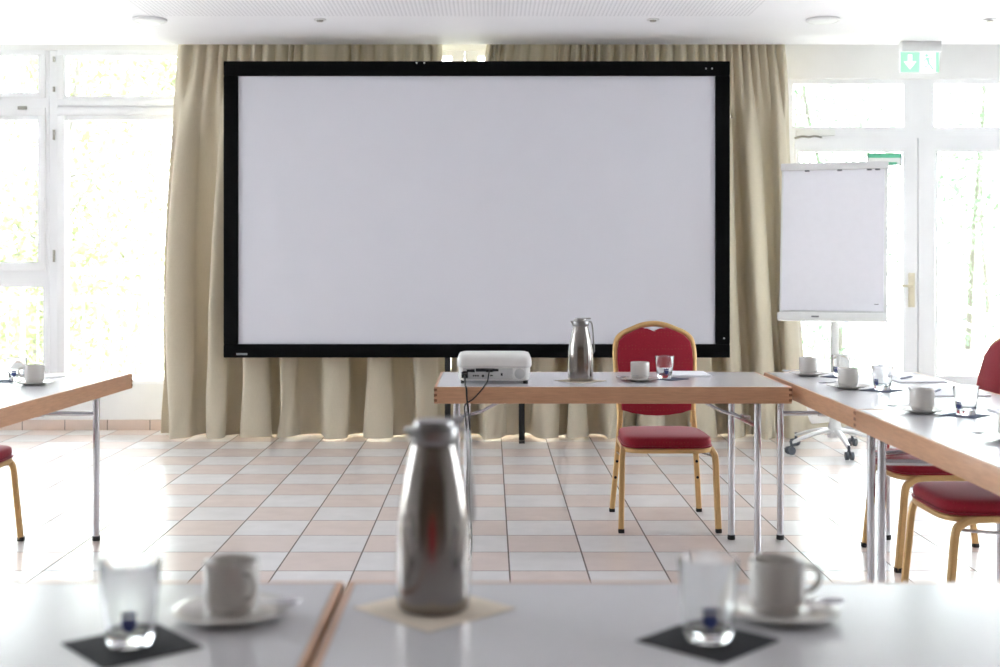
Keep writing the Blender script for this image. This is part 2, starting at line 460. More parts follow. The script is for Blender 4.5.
# door with two glazed leaves and fanlights
d1 = bay('door_1', DX0 - .04, DX1 + .05, 0.0, 2.535, [(wx(793), wx(904), wz(127), wz(84)), (wx(934), 4.03, wz(127), wz(84)), (DX0 + .02, DX1, 0.02, wz(138))], [])
for ch in list(d1.children):
    if ch.dimensions.z > 1.6: bpy.data.objects.remove(ch)       # the leaves fill the big opening
def leaf(x0, x1, g0, g1):
    b = nb(); zt, zb = wz(138.3), 0.022
    for q in ((x0, x1, wz(150), zt), (x0, x1, zb, 0.375), (x0, g0, 0.375, wz(150)), (g1, x1, 0.375, wz(150))):
        box(b, q[0], q[1], WALL - .02, WALL + .045, q[2], q[3], 0.0)
    l = obj('door_leaf', b, M['white_frame'], d1)
    b = nb(); box(b, g0 + .001, g1 - .001, WALL + .01, WALL + .02, .376, wz(150.2)); obj('pane', b, M['pane'], l)
    b = nb()
    for q in ((g0, g1, wz(150) - .018, wz(150)), (g0, g1, .375, .393), (g0, g0 + .018, .393, wz(150) - .018), (g1 - .018, g1, .393, wz(150) - .018)):
        box(b, q[0], q[1], WALL - .027, WALL - .0205, q[2], q[3], .002)
    obj('glazing_bead', b, M['white_frame'], l)
    return l
l1 = leaf(DX0 + .021, wx(916.6), wx(796), wx(904))
l2 = leaf(wx(917.6), DX1 - .001, wx(934), 4.03)
b = nb(); box(b, wx(914), wx(920), WALL + .0455, WALL + .056, .022, wz(138.5)); obj('astragal', b, M['gasket'], l2)
b = nb(); box(b, wx(907.2), wx(913.6), WALL - .03, WALL - .0205, wz(307), wz(273), .003)
sweep(b, spline([(wx(911), WALL - .028, wz(286)), (wx(910.5), WALL - .06, wz(286)), (wx(908), WALL - .072, wz(286)), (wx(898), WALL - .072, wz(285.5))], 5), .009, n=10)
obj('handle', b, M['brass'], l1)
b = nb(); box(b, wx(796), wx(834), WALL - .036, WALL - .001, wz(136), wz(130), .004); o1 = obj('fanlight_opener', b, M['plate_white'], d1)
b = nb(); sweep(b, spline([(wx(793), WALL - .05, wz(139)), (wx(800), WALL - .075, wz(137.5)), (wx(806), WALL - .08, wz(138.2)), (wx(812), WALL - .075, wz(137)), (wx(820), WALL - .04, wz(138))], 5), .007); obj('opener_arm', b, M['grey_metal'], d1)
b = nb(); sweep(b, [(wx(792.5), WALL - .06, wz(140)), (wx(794.5), WALL - .06, wz(168)), (wx(795), WALL - .06, wz(230))], .008); obj('crank_rod', b, M['white_frame'], d1)
w5 = bay('window_5', DX1 + .055, XR, 0.0, 2.535, [(4.32, 4.9, .36, 2.4)], [])  # unseen bay, glazing carried on past the view for a brighter room

# ------------------------------------------------------------------ curtains
def pchip(xs, ys):
    def f(x):
        if x <= xs[0]: return ys[0]
        if x >= xs[-1]: return ys[-1]
        for i in range(len(xs) - 1):
            if x <= xs[i + 1]:
                t = (x - xs[i]) / (xs[i + 1] - xs[i]); return ys[i] + (ys[i + 1] - ys[i]) * t
    return f
def make_curtain(name, label, knots, left_edge, right_edge, seed):
    """knots: bottom positions of fold ridges and valleys alternately, along x at the hem"""
    rnd = random.Random(seed)
    xa, xb = knots[0][0], knots[-1][0]
    xs = [k[0] for k in knots]; ph = []
    cur = 0 if knots[0][1] == 'r' else PI
    for k in knots: ph.append(cur); cur += PI
    f = pchip(xs, ph)
    npl = len(knots) * 0.5
    amps = [rnd.uniform(0.8, 1.15) for _ in range(len(knots) + 1)]
    wob = [(rnd.uniform(2, 5), rnd.uniform(0, 6.28), rnd.uniform(-1, 1)) for _ in range(5)]
    kn = [rnd.uniform(0.0, 1.0) for _ in range(40)]
    def pt(u, v):                       # v: 0 top .. 1 bottom
        x = xa + (xb - xa) * u
        phi = f(x)
        le, re = left_edge(v), right_edge(v)
        X = le + (re - le) * u
        z = (CEIL + .03) + (0.014 - CEIL - .03) * v
        A = 0.024 + 0.110 * min(1, v * 1.5) ** 0.8
        i = int(phi / PI); am = amps[min(i, len(amps) - 1)] * (1 - phi / PI + i) + amps[min(i + 1, len(amps) - 1)] * (phi / PI - i)
        c = math.cos(phi + 0.55 * math.cos(phi))
        prof = math.copysign(abs(c) ** 0.9, c)
        low = prof * A * am
        top = 0.026 * math.cos(3.0 * phi + 0.9 * math.sin(phi * 0.5 + seed))
        w = min(1, max(0, (v - 0.03) / 0.27)); w = w * w * (3 - 2 * w)
        y = low * w + top * (1 - w)
        X += w * A * 0.42 * am * math.sin(2 * phi) * 0.5 + w * 0.016 * math.sin(phi * 0.5 + 3 * v + seed)
        # slack near the hem: cloth breaks into creases
        s = max(0, (v - 0.80) / 0.20)
        n = sum(a * math.sin(k * phi * 0.9 + p + 9 * v * (1 + .3 * k)) for k, p, a in wob) / 2.6
        y += s * s * 0.042 * n
        X += s * 0.024 * math.sin(phi * 1.7 + 11 * v + seed)
        z += 0.010 * s * (0.5 + 0.5 * math.sin(phi * 0.73 + seed)) if v > .97 else 0
        return Vector((X, 8.765 - 0.17 * v - y, z))
    t = thing(name, label, 'curtain', (0, 0, 0))
    b = nb(); sheet(b, 420, 90, lambda u, v: pt(u, v), 0.004)
    obj('curtain_panel', b, M['curtain'], t, angle=80)
    b = nb(); sheet(b, 420, 3, lambda u, v: pt(u, 0.0 + 0.014 * v) + Vector((0, -0.006, 0)), 0.002)
    obj('heading_tape', b, M['curtain'], t, angle=80)
    return t
def cx(px): return (px - 490.0) * 8.66 / F
KL = [(cx(163), 'v'), (cx(184), 'r'), (cx(206), 'v'), (cx(222), 'r'), (cx(241), 'v'), (cx(258), 'r'), (cx(281), 'v'), (cx(291), 'r'), (cx(312), 'v'), (cx(342), 'r'), (cx(358), 'v'), (cx(384), 'r'), (cx(408), 'v'), (cx(428), 'r'), (cx(447), 'v')]
KR = [(cx(452), 'v'), (cx(466), 'v')] and [(cx(451), 'v'), (cx(462), 'r'), (cx(470), 'v'), (cx(495), 'r'), (cx(521), 'v'), (cx(546), 'r'), (cx(567), 'v'), (cx(579), 'r'), (cx(590), 'v'), (cx(612), 'r'), (cx(634), 'v'), (cx(655), 'r'), (cx(676), 'v'), (cx(700), 'r'), (cx(722), 'v'), (cx(738), 'r'), (cx(748), 'v'), (cx(764), 'r'), (cx(781), 'v'), (cx(797), 'r'), (cx(812), 'v')]
make_curtain('curtain', 'beige floor-length curtain gathered between the pale side window and the gap above the screen', KL,
             lambda v: cx(174.5 - 13 * math.sin(min(1, v * 1.2) * PI * 0.64)), lambda v: cx(441 + 4 * v), 1.0)
make_curtain('curtain', 'beige floor-length curtain hanging beside the glazed door, behind the flip chart', KR,
             lambda v: cx(487 - 36 * min(1, v * 1.6)), lambda v: cx(788 + 22 * v ** 0.8), 2.3)
b = nb(); box(b, -2.3, 2.2, 8.745, 8.785, 2.785, SLOT - .0005, .002)
tag(obj('curtain_track', b, M['gasket']), 'grey curtain track in the ceiling slot above both beige curtains', 'curtain track')

# ------------------------------------------------------------------ projection screen
SY = 8.35; SK = F / SY
sx0, sx1 = (224 - 490) / SK, (729.5 - 490) / SK
sz0, sz1 = H - (357.5 - 260) / SK, H + (260 - 61.5) / SK
t = thing('projection_screen', 'large blank projection screen in a wide black frame standing before the curtains', 'projection screen', ((sx0 + sx1) / 2, SY, 0))
hw = (sx1 - sx0) / 2; ix = hw - .096; iz0, iz1 = sz0 + .09, sz1 - .098
b = nb(); box(b, -ix - .01, ix + .01, .002, .012, iz0 - .01, iz1 + .01); obj('screen_surface', b, M['screen'], t)
def bar(q):
    b = nb(); box(b, q[0], q[1], -.02, .04, q[2], q[3], .006, 3); return obj('frame_bar', b, M['black_felt'], t)
f0 = bar((-hw, hw, iz1, sz1)); fb = bar((-hw, hw, sz0, iz0)); bar((-hw, -ix, iz0 + .0005, iz1 - .0005)); fr_ = bar((ix, hw, iz0 + .0005, iz1 - .0005))
b = nb()
for k in range(6):   # small unreadable maker's mark
    x = -hw + .087 + k * .0125; box(b, x, x + .010, -.0225, -.0195, sz0 + .018, sz0 + .031, .001)
obj('maker_mark', b, M['silver_print'], fb)
for (x, z, p) in ((hw - .16, sz1 - .05, f0), (hw - .12, sz1 - .05, f0), (-.4, sz1 - .012, f0), (-.35, sz1 - .012, f0), (hw - .04, sz0 + .13, fr_)):
    b = nb(); lathe(b, [(0, 0), (.006, 0), (.005, .004), (0, .005)], 12); bmesh.ops.rotate(b, verts=b.verts[:], matrix=Matrix.Rotation(PI / 2, 3, 'X')); bmesh.ops.translate(b, verts=b.verts[:], vec=(x, -.0200, z)); obj('snap', b, M['silver_print'], p)
for x in ((447.5 - 490) / SK - (sx0 + sx1) / 2, (522 - 490) / SK - (sx0 + sx1) / 2):  # added stand legs, black where the curtain gaps fall into shade
    b = nb(); box(b, x - .02, x + .02, .045, .065, 0.018, sz1 - .3, .003); box(b, x - .02, x + .02, .0, .07, 0.001, .018, .003); obj('leg', b, M['black_plastic'], t)

# ------------------------------------------------------------------ tables
def make_table(label, cx_, cy_, L, W, rz, frames, group=None):
    """L along local x, W along local y. frames: (x, [y of legs], strut direction)"""
    t = thing('folding_table', label, 'table', (cx_, cy_, 0), rz, group)
    e = 0.0115; h = 0.067
    b = nb(); box(b, -L / 2 + e, L / 2 - e, -W / 2 + e, W / 2 - e, TT - .022, TT, .001, 1); obj('tabletop', b, M['laminate'], t)
    b = nb()
    box(b, -L / 2, L / 2, -W / 2, -W / 2 + e, TT - h, TT, .0025); box(b, -L / 2, L / 2, W / 2 - e, W / 2, TT - h, TT, .0025)
    box(b, -L / 2, -L / 2 + e, -W / 2 + e, W / 2 - e, TT - h, TT, .0025); box(b, L / 2 - e, L / 2, -W / 2 + e, W / 2 - e, TT - h, TT, .0025)
    ap = obj('edge_frame', b, M['wood'], t)
    for sx in (-1, 1):
        for sy in (-1, 1):
            b = nb()
            for k in range(3):
                z = TT - h + .008 + k * .021
                x0 = sx * (L / 2 - e * .5); y0 = sy * (W / 2 - e * .5)
                box(b, x0 - e * .5 - .0004, x0 + e * .5 + .0004, y0 - e * .5 - .0004, y0 + e * .5 + .0004, z, z + .0105)
            obj('corner_joint', b, M['wood_dark'], ap)
    for (x, ys, sd) in frames:
        for (lx, ly) in [(x, ys[0]), (x if len(ys) < 3 else ys[2], ys[1])]:
            b = nb(); sweep(b, [(lx, ly, .012), (lx, ly, TT - .03)], .0145, n=16); lg = obj('leg', b, M['chrome'], t)
            b = nb(); lathe(b, [(0, .001), (.016, .001), (.0175, .006), (.0165, .022), (0, .0225)], 16, lx, ly); obj('foot_cap', b, M['black_plastic'], lg)
        b = nb(); lx2 = x if len(ys) < 3 else ys[2]
        sweep(b, [(x, ys[0], .555), (lx2, ys[1], .555)], .0105, n=12); obj('stretcher', b, M['chrome'], t)
        ym = (ys[0] + ys[1]) / 2 + .03
        b = nb(); sweep(b, [(x, ym, .555), (x + sd * .1, ym, .585), (x + sd * .30, ym, TT - .03)], .007, n=8)
        box(b, x - .014, x + .014, ym - .04, ym + .04, .54, .57, .004)
        obj('strut', b, M['chrome'], t)
    return t
TL, TW = 1.432, .68
PTX, PTY = (-.224 + 1.208) / 2, 5.34
make_table('folding table carrying the white projector, with the red chair behind it', PTX, PTY, TL, TW, 0,
           [(-.135 - PTX, [-.27, .16, -.10 - PTX], 1), (1.085 - PTX, [-.27, .15, 1.06 - PTX], -1)], 'folding seminar tables')
# right row: long side along y
RT0, RT1 = 4.252, 5.66
R1 = make_table('folding table by the glazed door, meeting the projector table at its corner', 1.585, (RT0 + RT1) / 2, RT1 - RT0, .69, PI / 2,
           [(-(RT1 - RT0) / 2 + .05, [.273, -.295, -(RT1 - RT0) / 2 + .35], 1), ((RT1 - RT0) / 2 - .17, [.31, -.16], -1)], 'folding seminar tables')
R2 = make_table('folding table cut off at the right, end to end with the one by the door', 1.585, RT0 - .002 - .704, 1.408, .69, PI / 2,
           [(.704 - .085, [.28, -.295, .704 - .155], -1), (-.704 + .12, [.28, -.25], 1)], 'folding seminar tables')
LTX, LTY = -1.64 - .345, 4.92
make_table('folding table at the window side with one cup and glass, its end leg showing', LTX, LTY, 1.42, .69, PI / 2 - .05,
           [(.71 - .15, [-.235, .25], -1), (-.71 + .15, [-.24, .25], 1)], 'folding seminar tables')
make_table('near folding table bearing the steel jug, right of the wooden-rimmed seam', -.224 + TL / 2, 1.638, TL, TW, 0,
           [(-TL / 2 + .14, [-.25, .25], 1), (TL / 2 - .14, [-.25, .25], -1)], 'folding seminar tables')
make_table('near folding table with the glass on a black napkin, left of the wooden-rimmed seam', -.2305 - TL / 2, 1.638, TL, TW, 0,
           [(-TL / 2 + .14, [-.25, .25], 1), (TL / 2 - .14, [-.25, .25], -1)], 'folding seminar tables')

# ------------------------------------------------------------------ banquet chairs
def make_chair(label, loc, rz):
    t = thing('banquet_chair', label, 'chair', loc, rz, 'red banquet chairs')
    DZ = -.030
    # seat cushion: rounded, slightly crowned
    b = nb()
    def seat_pt(a, r, z):
        n = 5.0
        c, s = math.cos(a), math.sin(a)
        x = math.copysign(abs(c) ** (2 / n), c); y = math.copysign(abs(s) ** (2 / n), s)
        w = .207 - .012 * (y * .5 + .5)
        return Vector((x * r * w, y * r * .212 - .012, z + DZ))
    rings = [(.0, .408), (.93, .408), (.985, .416), (1.0, .430), (1.0, .439), (.985, .449), (.95, .4545), (.86, .459), (.6, .4615), (.3, .462), (0, .462)]
    n = 56; vr = []
    for r, z in rings:
        vr.append([b.verts.new((0, -.012, z + DZ))] if r == 0 else [b.verts.new(seat_pt(2 * PI * i / n, r, z)) for i in range(n)])
    for A, B in zip(vr[:-1], vr[1:]):
        for i in range(n):
            j = (i + 1) % n
            if len(A) == 1: b.faces.new((A[0], B[j], B[i]))
            elif len(B) == 1: b.faces.new((A[i], A[j], B[0]))
            else: b.faces.new((A[i], A[j], B[j], B[i]))
    seat = obj('seat', b, M['red'], t, angle=60)
    b = nb(); sweep(b, [seat_pt(2 * PI * i / 56, 1.004, .4135) for i in range(56)], .004, n=6, closed=True); obj('piping', b, M['red'], seat)
    # seat frame under it
    b = nb(); sweep(b, [seat_pt(2 * PI * i / 56, .96, .397) for i in range(56)], .011, .0105, square=True, closed=True); obj('seat_frame', b, M['gold'], t)
    for s in (-1, 1):
        b = nb()
        sweep(b, spline([(s * .188, .14, .368), (s * .192, 0.0, .368), (s * .198, -.125, .367), (s * .206, -.172, .352), (s * .211, -.195, .325), (s * .214, -.208, .2), (s * .219, -.226, .012)], 6), .0125, .0125, square=True, ref=(1, 0, 0))
        lg = obj('leg', b, M['gold'], t)
        b = nb(); box(b, s * .219 - .0135, s * .219 + .0135, -.2405, -.2135, .0008, .020, .003); obj('foot_cap', b, M['black_plastic'], lg)
        b = nb()
        sweep(b, spline([(s * .176, .205, .50), (s * .182, .200, .40), (s * .196, .214, .22), (s * .212, .245, .012)], 6), .0125, .0125, square=True, ref=(1, 0, 0))
        lg = obj('leg', b, M['gold'], t)
        b = nb(); box(b, s * .212 - .0135, s * .212 + .0135, .2315, .2585, .0008, .020, .003); obj('foot_cap', b, M['black_plastic'], lg)
        for z, y in ((.255, .2085), (.175, .222)):
            b = nb(); lathe(b, [(0, 0), (.007, 0), (.007, .005), (0, .006)], 10)
            bmesh.ops.rotate(b, verts=b.verts[:], matrix=Matrix.Rotation(PI / 2, 3, 'X'))
            bmesh.ops.translate(b, verts=b.verts[:], vec=(s * (.1955 + (.22 - z) * .08), y - .0125, z)); obj('stacking_bumper', b, M['black_plastic'], lg)
        b = nb(); sweep(b, [(s * .208, -.19, .335), (s * .192, .205, .30)], .006, n=8); obj('side_rod', b, M['chrome'], t)
    b = nb(); sweep(b, [(-.19, .203, .32), (.19, .203, .32)], .006, n=8); obj('cross_rod', b, M['chrome'], t)
    # back frame on a leaning plane
    def bp(x, z, off=0.0): return Vector((x, .205 + (z - .42) * .19 + (max(0, z - .42) ** 2) * .06 + off, z))
    half = [(.176, .44), (.180, .55), (.187, .66), (.192, .74), (.191, .79), (.181, .838), (.150, .868), (.105, .888), (.055, .907), (0, .914)]
    path = [bp(x, z) for x, z in half] + [bp(-x, z) for x, z in reversed(half[:-1])]
    b = nb(); sweep(b, spline(path, 4), .0145, .0115, n=12, ref=(0, 1, 0)); obj('back_frame', b, M['gold'], t)
    b = nb(); sweep(b, [bp(-.172, .505), bp(0, .49), bp(.172, .505)], .008, n=8); obj('back_rail', b, M['gold'], t)
    ph = [(.0, .476), (.06, .479), (.12, .487), (.167, .502), (.172, .56), (.179, .66), (.184, .74), (.183, .788), (.174, .830), (.146, .860), (.103, .880), (.062, .897), (.052, .896), (.038, .884), (.020, .878), (0, .877)]
    poly = ph + [(-x, z) for x, z in reversed(ph[1:-1])]
    b = nb(); prism(b, poly, lambda a, c, o: bp(a, c, o), -.026, .018, .008, 3); obj('backrest', b, M['red'], t, angle=50)
    return t
CH = make_chair('red banquet chair with gold frame facing the camera behind the projector table', (.808, 5.85, 0), math.radians(0.3))
dup(CH, (-.10, 1.03, 0), PI, 'red chair drawn up to the near table, mirrored in the large steel jug')
dup(CH, (-2.275, 5.24, 0), PI / 2, 'red chair tucked under the window-side table, only seat corner and one gold leg showing')
dup(CH, (1.83, 5.13, 0), -PI / 2, 'red chair whose rounded back rises beyond the right-hand table at the picture edge')
dup(CH, (1.735, 4.345, 0), -PI / 2, 'red chair under the right-hand tables, seat and bent gold legs visible below the tabletop')

# ------------------------------------------------------------------ crockery
def make_cup(label, x, y, rz, group='coffee cups'):
    """a straight-sided cup standing on its saucer"""
    t = thing('coffee_cup', label, 'cup', (x, y, TT + .0105), rz, group)
    b = nb()
    lathe(b, [(0, .003), (.024, .003), (.025, .0), (.0325, .0), (.0335, .006), (.0350, .0095), (.0372, .0115), (.0380, .016), (.0380, .070), (.0374, .0722), (.0364, .0725), (.0354, .071), (.0350, .055), (.034, .022), (.028, .013), (0, .012)], 48)
    bmesh.ops.scale(b, verts=b.verts[:], vec=(1.04, 1.04, .96)); obj('bowl', b, M['porcelain'], t)
    b = nb(); sweep(b, spline([(.036, 0, .060), (.050, 0, .062), (.0605, 0, .052), (.0590, 0, .037), (.049, 0, .026), (.036, 0, .023)], 6), .0042, .0034, n=10, ref=(0, 1, 0)); bmesh.ops.scale(b, verts=b.verts[:], vec=(1.02, 1, .94)); obj('handle', b, M['porcelain'], t)
    return t
def make_saucer(label, x, y):
    b = nb(); lathe(b, [(0, .002), (.030, .002), (.032, .0), (.040, .0), (.044, .003), (.068, .0075), (.0835, .0115), (.0845, .0125), (.083, .0130), (.066, .0105), (.042, .0085), (.034, .0075), (.030, .0096), (0, .0096)], 56)
    o = obj('saucer', b, M['porcelain']); o.location = (x, y, TT + .0006)
    return tag(o, label, 'saucer', 'saucers')
def make_spoon(label, x, y, rz, tilt=0.0):
    t = thing('teaspoon', label, 'spoon', (x, y, TT + .0175), rz, 'teaspoons'); t.rotation_euler = (0, tilt, rz)
    b = nb()
    def bowl(u, v):
        a = 2 * PI * u; r = v
        w = .0135 * (1 + .12 * math.cos(a))
        return Vector((.045 + math.cos(a) * r * .021, math.sin(a) * r * w, .004 - .006 * (1 - r * r)))
    sheet(b, 24, 6, bowl, .001); bmesh.ops.remove_doubles(b, verts=b.verts[:], dist=1e-5); obj('spoon_bowl', b, M['chrome'], t)
    b = nb(); sweep(b, spline([(.026, 0, .0035), (.015, 0, .005), (-.015, 0, .008), (-.05, 0, .008), (-.066, 0, .006)], 5), .0032, .0013, n=8, radii=None); obj('spoon_handle', b, M['chrome'], t)
    return t
def make_glass(label, x, y, rz=0.0, z=TT, hgt=.098):
    t = thing('water_glass', label, 'glass', (x, y, z + .0026), rz, 'water glasses')
    b = nb(); k = hgt / .098
    lathe(b, [(0, .001 * k), (.024, .0), (.0285, .001), (.0305, .005), (.0318, .012), (.036, .05 * k), (.0408, .0965 * k), (.0404, .098 * k), (.0394, .0975 * k), (.0346, .05 * k), (.0300, .018), (.026, .0142), (0, .0135)], 48)
    obj('tumbler', b, M['glass'], t)
    # blue crest printed on the outside
    b = nb()
    def on(a, z):
        r = .0318 + (.0408 - .0318) * (z - .012) / .0845 + .0006
        return Vector((r * math.sin(a / r), -r * math.cos(a / r), z * k))
    def patch(poly):
        c = b.verts.new(on(0, sum(p[1] for p in poly) / len(poly)))
        vs = [b.verts.new(on(*p)) for p in poly]
        for i in range(len(vs)): b.faces.new((c, vs[i], vs[(i + 1) % len(vs)]))
    patch([(-.010, .038), (.010, .038), (.010, .030), (.006, .023), (0, .0195), (-.006, .023), (-.010, .030)])
    patch([(-.0095, .0395), (.0095, .0395), (.011, .046), (.005, .043), (0, .0475), (-.005, .043), (-.011, .046)])
    obj('crest', b, M['crest_blue'], t)
    return t
def make_napkin(label, x, y, side, rz, m, group=None):
    b = nb()
    for k in range(2):
        g = .0008; h_ = side / 2 - k * .001
        box(b, -h_, h_, -h_, h_, .0003 + k * .0009, .0003 + k * .0009 + g)
    o = obj('paper_napkin', b, m); o.location = (x, y, TT); o.rotation_euler = (0, 0, rz)
    return tag(o, label, 'napkin', group)
def make_jug(label, x, y, rz, z=TT):
    t = thing('vacuum_jug', label, 'jug', (x, y, z + .0024), rz, 'steel vacuum jugs'); t.scale = (1, 1, .99)
    b = nb()
    lathe(b, [(0, .0), (.046, .0), (.050, .002), (.0525, .008), (.0533, .02), (.0540, .05), (.0539, .08), (.0530, .11), (.0508, .14), (.0470, .168), (.0415, .196), (.0362, .219), (.0328, .234), (.0314, .240), (.0, .241)], 64)
    obj('body', b, M['steel'], t, angle=60)
    b = nb(); lathe(b, [(0, .2405), (.0300, .2405), (.0335, .2425), (.0352, .2455), (.0350, .262), (.0335, .2655), (.0300, .2665), (0, .2665)], 56); collar = obj('collar', b, M['steel_dark'], t)
    b = nb(); lathe(b, [(0, .2668), (.0275, .2668), (.029, .269), (.028, .2735), (.022, .2765), (0, .2775)], 48)
    box(b, .004, .044, -.008, .008, .2715, .2785, .003); obj('lid', b, M['steel_dark'], t)
    b = nb(); sweep(b, spline([(-.028, 0, .252), (-.035, 0, .257), (-.041, 0, .265)], 5), .011, .0045, n=12, ref=(0, 0, 1), radii=[1.25 - .5 * i / 10 for i in range(11)]); obj('spout', b, M['steel_dark'], t)
    b = nb(); sweep(b, spline([(.031, 0, .258), (.042, 0, .262), (.0495, 0, .252), (.0535, 0, .225), (.0565, 0, .185), (.0585, 0, .150), (.0580, 0, .128), (.0500, 0, .120)], 6), .0085, .0032, n=12, ref=(1, 0, 0)); obj('handle', b, M['steel_dark'], t)
    return t

# near tables
gx, gy = on_table(130, 645)
make_napkin('black square paper napkin under the near glass left of the seam', gx + .004, gy - .004, .137, math.radians(40), M['napkin_dark'], 'dark napkins')
make_glass('empty tumbler with blue crest on the near table, left of the steel jug', gx, gy, math.radians(14), hgt=.109)
ux, uy = on_table(231.5, 616)
make_saucer('white saucer with a bright spoon, left of the near seam between tables', ux, uy)
make_cup('white coffee cup on the near table beside the seam, left of the jug', ux, uy, math.radians(-48))
make_spoon('shiny teaspoon on the saucer left of the near table seam', ux + .036, uy - .010, math.radians(12))
jx, jy = on_table(433.5, 609)
make_napkin('beige paper napkin turned cornerwise under the large near steel jug', jx + .001, jy + .002, .168, math.radians(44), M['napkin_beige'], 'beige napkins')
J = make_jug('large blurred steel vacuum jug standing on the near table in front', jx, jy, math.radians(18))
gx, gy = on_table(708, 641)
make_napkin('black square paper napkin under the near glass right of the jug', gx, gy, .137, math.radians(46), M['napkin_dark'], 'dark napkins')
make_glass('empty tumbler with blue crest on the near table, right of the steel jug', gx, gy, math.radians(-4), hgt=.109)
ux, uy = on_table(777, 615)
make_saucer('white saucer under the near cup whose handle sticks out to the right', ux + .004, uy)
make_cup('white coffee cup on the near table right of the jug, handle out to the side', ux, uy, math.radians(4))
make_spoon('teaspoon on the near saucer right of the jug, tip over its rim', ux + .030, uy - .0625 + .05, math.radians(4), -.04)
# projector table
ux, uy = on_table(640, 381)
make_saucer('white saucer on the projector table between steel jug and glass', ux, uy)
make_cup('white coffee cup on the projector table in front of the red chair', ux, uy, math.radians(60))
make_spoon('teaspoon on the saucer on the projector table', ux - .04, uy - .035, math.radians(180))
gx, gy = on_table(664.5, 379)
make_napkin('slate-blue napkin under the tumbler on the projector table', gx + .02, gy - .004, .12, math.radians(45), M['napkin_blue'], 'dark napkins')
make_glass('tumbler with small crest on the projector table, red chair seen through it', gx, gy, math.radians(6), hgt=.096)
def make_pad(label, x0, x1, y0, y1, rz=0.0, z=TT):
    b = nb(); w, d = (x1 - x0) / 2, (y1 - y0) / 2
    for k in range(5): box(b, -w, w, -d, d, .0004 + k * .0011, .0004 + k * .0011 + .0010)
    box(b, -w - .0005, w + .0005, d - .02, d + .001, .0003, .0066, .0005)
    o = obj('notepad', b, M['paper']); o.location = ((x0 + x1) / 2, (y0 + y1) / 2, z); o.rotation_euler = (0, 0, rz)
    return tag(o, label, 'notepad', 'notepads')
make_pad('white notepad on the projector table beside the tumbler', .775, .965, 5.44, 5.655)
jx, jy = on_table(580.5, 381)
make_napkin('beige paper napkin under the steel jug on the projector table', jx, jy, .155, math.radians(43), M['napkin_beige'], 'beige napkins')
JB = dup(J, (jx, jy, TT + .0024), math.radians(12), 'steel vacuum jug on the projector table, before the screen'); JB.scale = (1, 1, .945)
# right row
def setting(cpx, cpy, gpx, gpy, ctext, gtext, sp=True, nap=True):
    ux, uy = on_table(cpx, cpy)
    make_saucer('white saucer under ' + ctext, ux, uy)
    make_cup('white coffee cup, ' + ctext, ux, uy, math.radians(40))
    make_spoon('teaspoon beside the cup, ' + ctext, ux - .048, uy + .012, math.radians(176))
    if gpx:
        gx, gy = on_table(gpx, gpy)
        make_napkin('slate-blue napkin under ' + gtext, gx - .005, gy, .12, math.radians(44), M['napkin_blue'], 'dark napkins')
        make_glass('clear tumbler, ' + gtext, gx, gy, math.radians(-60), hgt=.094)
setting(808.5, 375.5, 841, 377, 'the one farthest along the right-hand tables, by the flip chart', 'the one farthest along the right-hand tables, below the flip chart pole')
setting(848, 388.5, 882.5, 390.5, 'the second from the flip chart on the right-hand tables', 'the second from the flip chart on the right-hand tables')
setting(922, 412.5, 966, 415.5, 'the one just before the seam of the right-hand tables', 'the one just before the seam of the right-hand tables')
setting(1013, 441, None, None, 'the one cut off at the picture edge on the right-hand table', '')
make_pad('white notepad on the far right-hand table nearest the glazed door', 1.69, 1.89, 5.165, 5.455)
make_pad('white notepad on the right-hand table before the red chair back', 1.65, 1.86, 4.64, 4.93)
make_pad('white notepad on the right-hand table nearest the camera', 1.68, 1.89, 3.93, 4.22)
def make_pen(label, x, y, rz, z=TT + .0066):
    t = thing('ballpoint_pen', label, 'pen', (x, y, z + .0045), rz, 'pens')
    b = nb(); lathe(b, [(0, 0), (.001, 0), (.004, .014), (.0042, .10), (.0045, .105), (.0045, .12), (.003, .122), (.003, .13), (0, .131)], 12)
    bmesh.ops.rotate(b, verts=b.verts[:], matrix=Matrix.Rotation(PI / 2, 3, 'Y')); obj('barrel', b, M['pen'], t)
    b = nb(); box(b, .085, .122, -.0015, .0015, .0045, .006); obj('clip', b, M['chrome'], t)
    return t
make_pen('dark ballpoint on the notepad before the red chair back', 1.665, 4.70, math.radians(58))
make_pen('dark ballpoint on the notepad nearest the glazed door', 1.72, 5.24, math.radians(50))
# left table
ux, uy = on_table(34.5, 384.5)
make_saucer('white saucer on the window-side table', ux, uy)
make_cup('white coffee cup on the window-side table, handle turned to the glass', ux, uy, math.radians(188))
make_spoon('teaspoon on the saucer on the window-side table', ux + .05, uy + .03, math.radians(20), -.12)
gx, gy = on_table(17, 381)
make_napkin('slate-blue napkin under the tumbler on the window-side table', gx - .025, gy, .12, math.radians(46), M['napkin_blue'], 'dark napkins')
make_glass('clear tumbler behind the cup on the window-side table', gx, gy, 0, hgt=.094)

# ------------------------------------------------------------------ projector and its cables
px, py, pz = .018, 5.115, TT + .0005
t = thing('projector', 'white projector on the table, its socket side towards the camera', 'projector', (px, py, pz), 0)
W2, D, HH = .153, .245, .118
def rrect(w, d, r, n=8):
    out = []
    for (sx, sy, a0) in ((1, 1, 0), (-1, 1, PI / 2), (-1, -1, PI), (1, -1, 3 * PI / 2)):
        for i in range(n + 1):
            a = a0 + PI / 2 * i / n; out.append((sx * (w - r) + r * math.cos(a), sy * (d - r) + r * math.sin(a)))
    return out
b = nb()
lv = [(.94, .066, .020), (.985, .069, .026), (1.0, .076, .028), (1.0, .095, .028), (.985, .106, .030), (.95, .115, .032), (.86, .1195, .034), (.5, .122, .03)]
rings = []
for s, z, r in lv:
    rings.append([b.verts.new((a, c + D / 2, z)) for a, c in rrect(W2 * s, D / 2 * (s if s > .9 else s), r * s)])
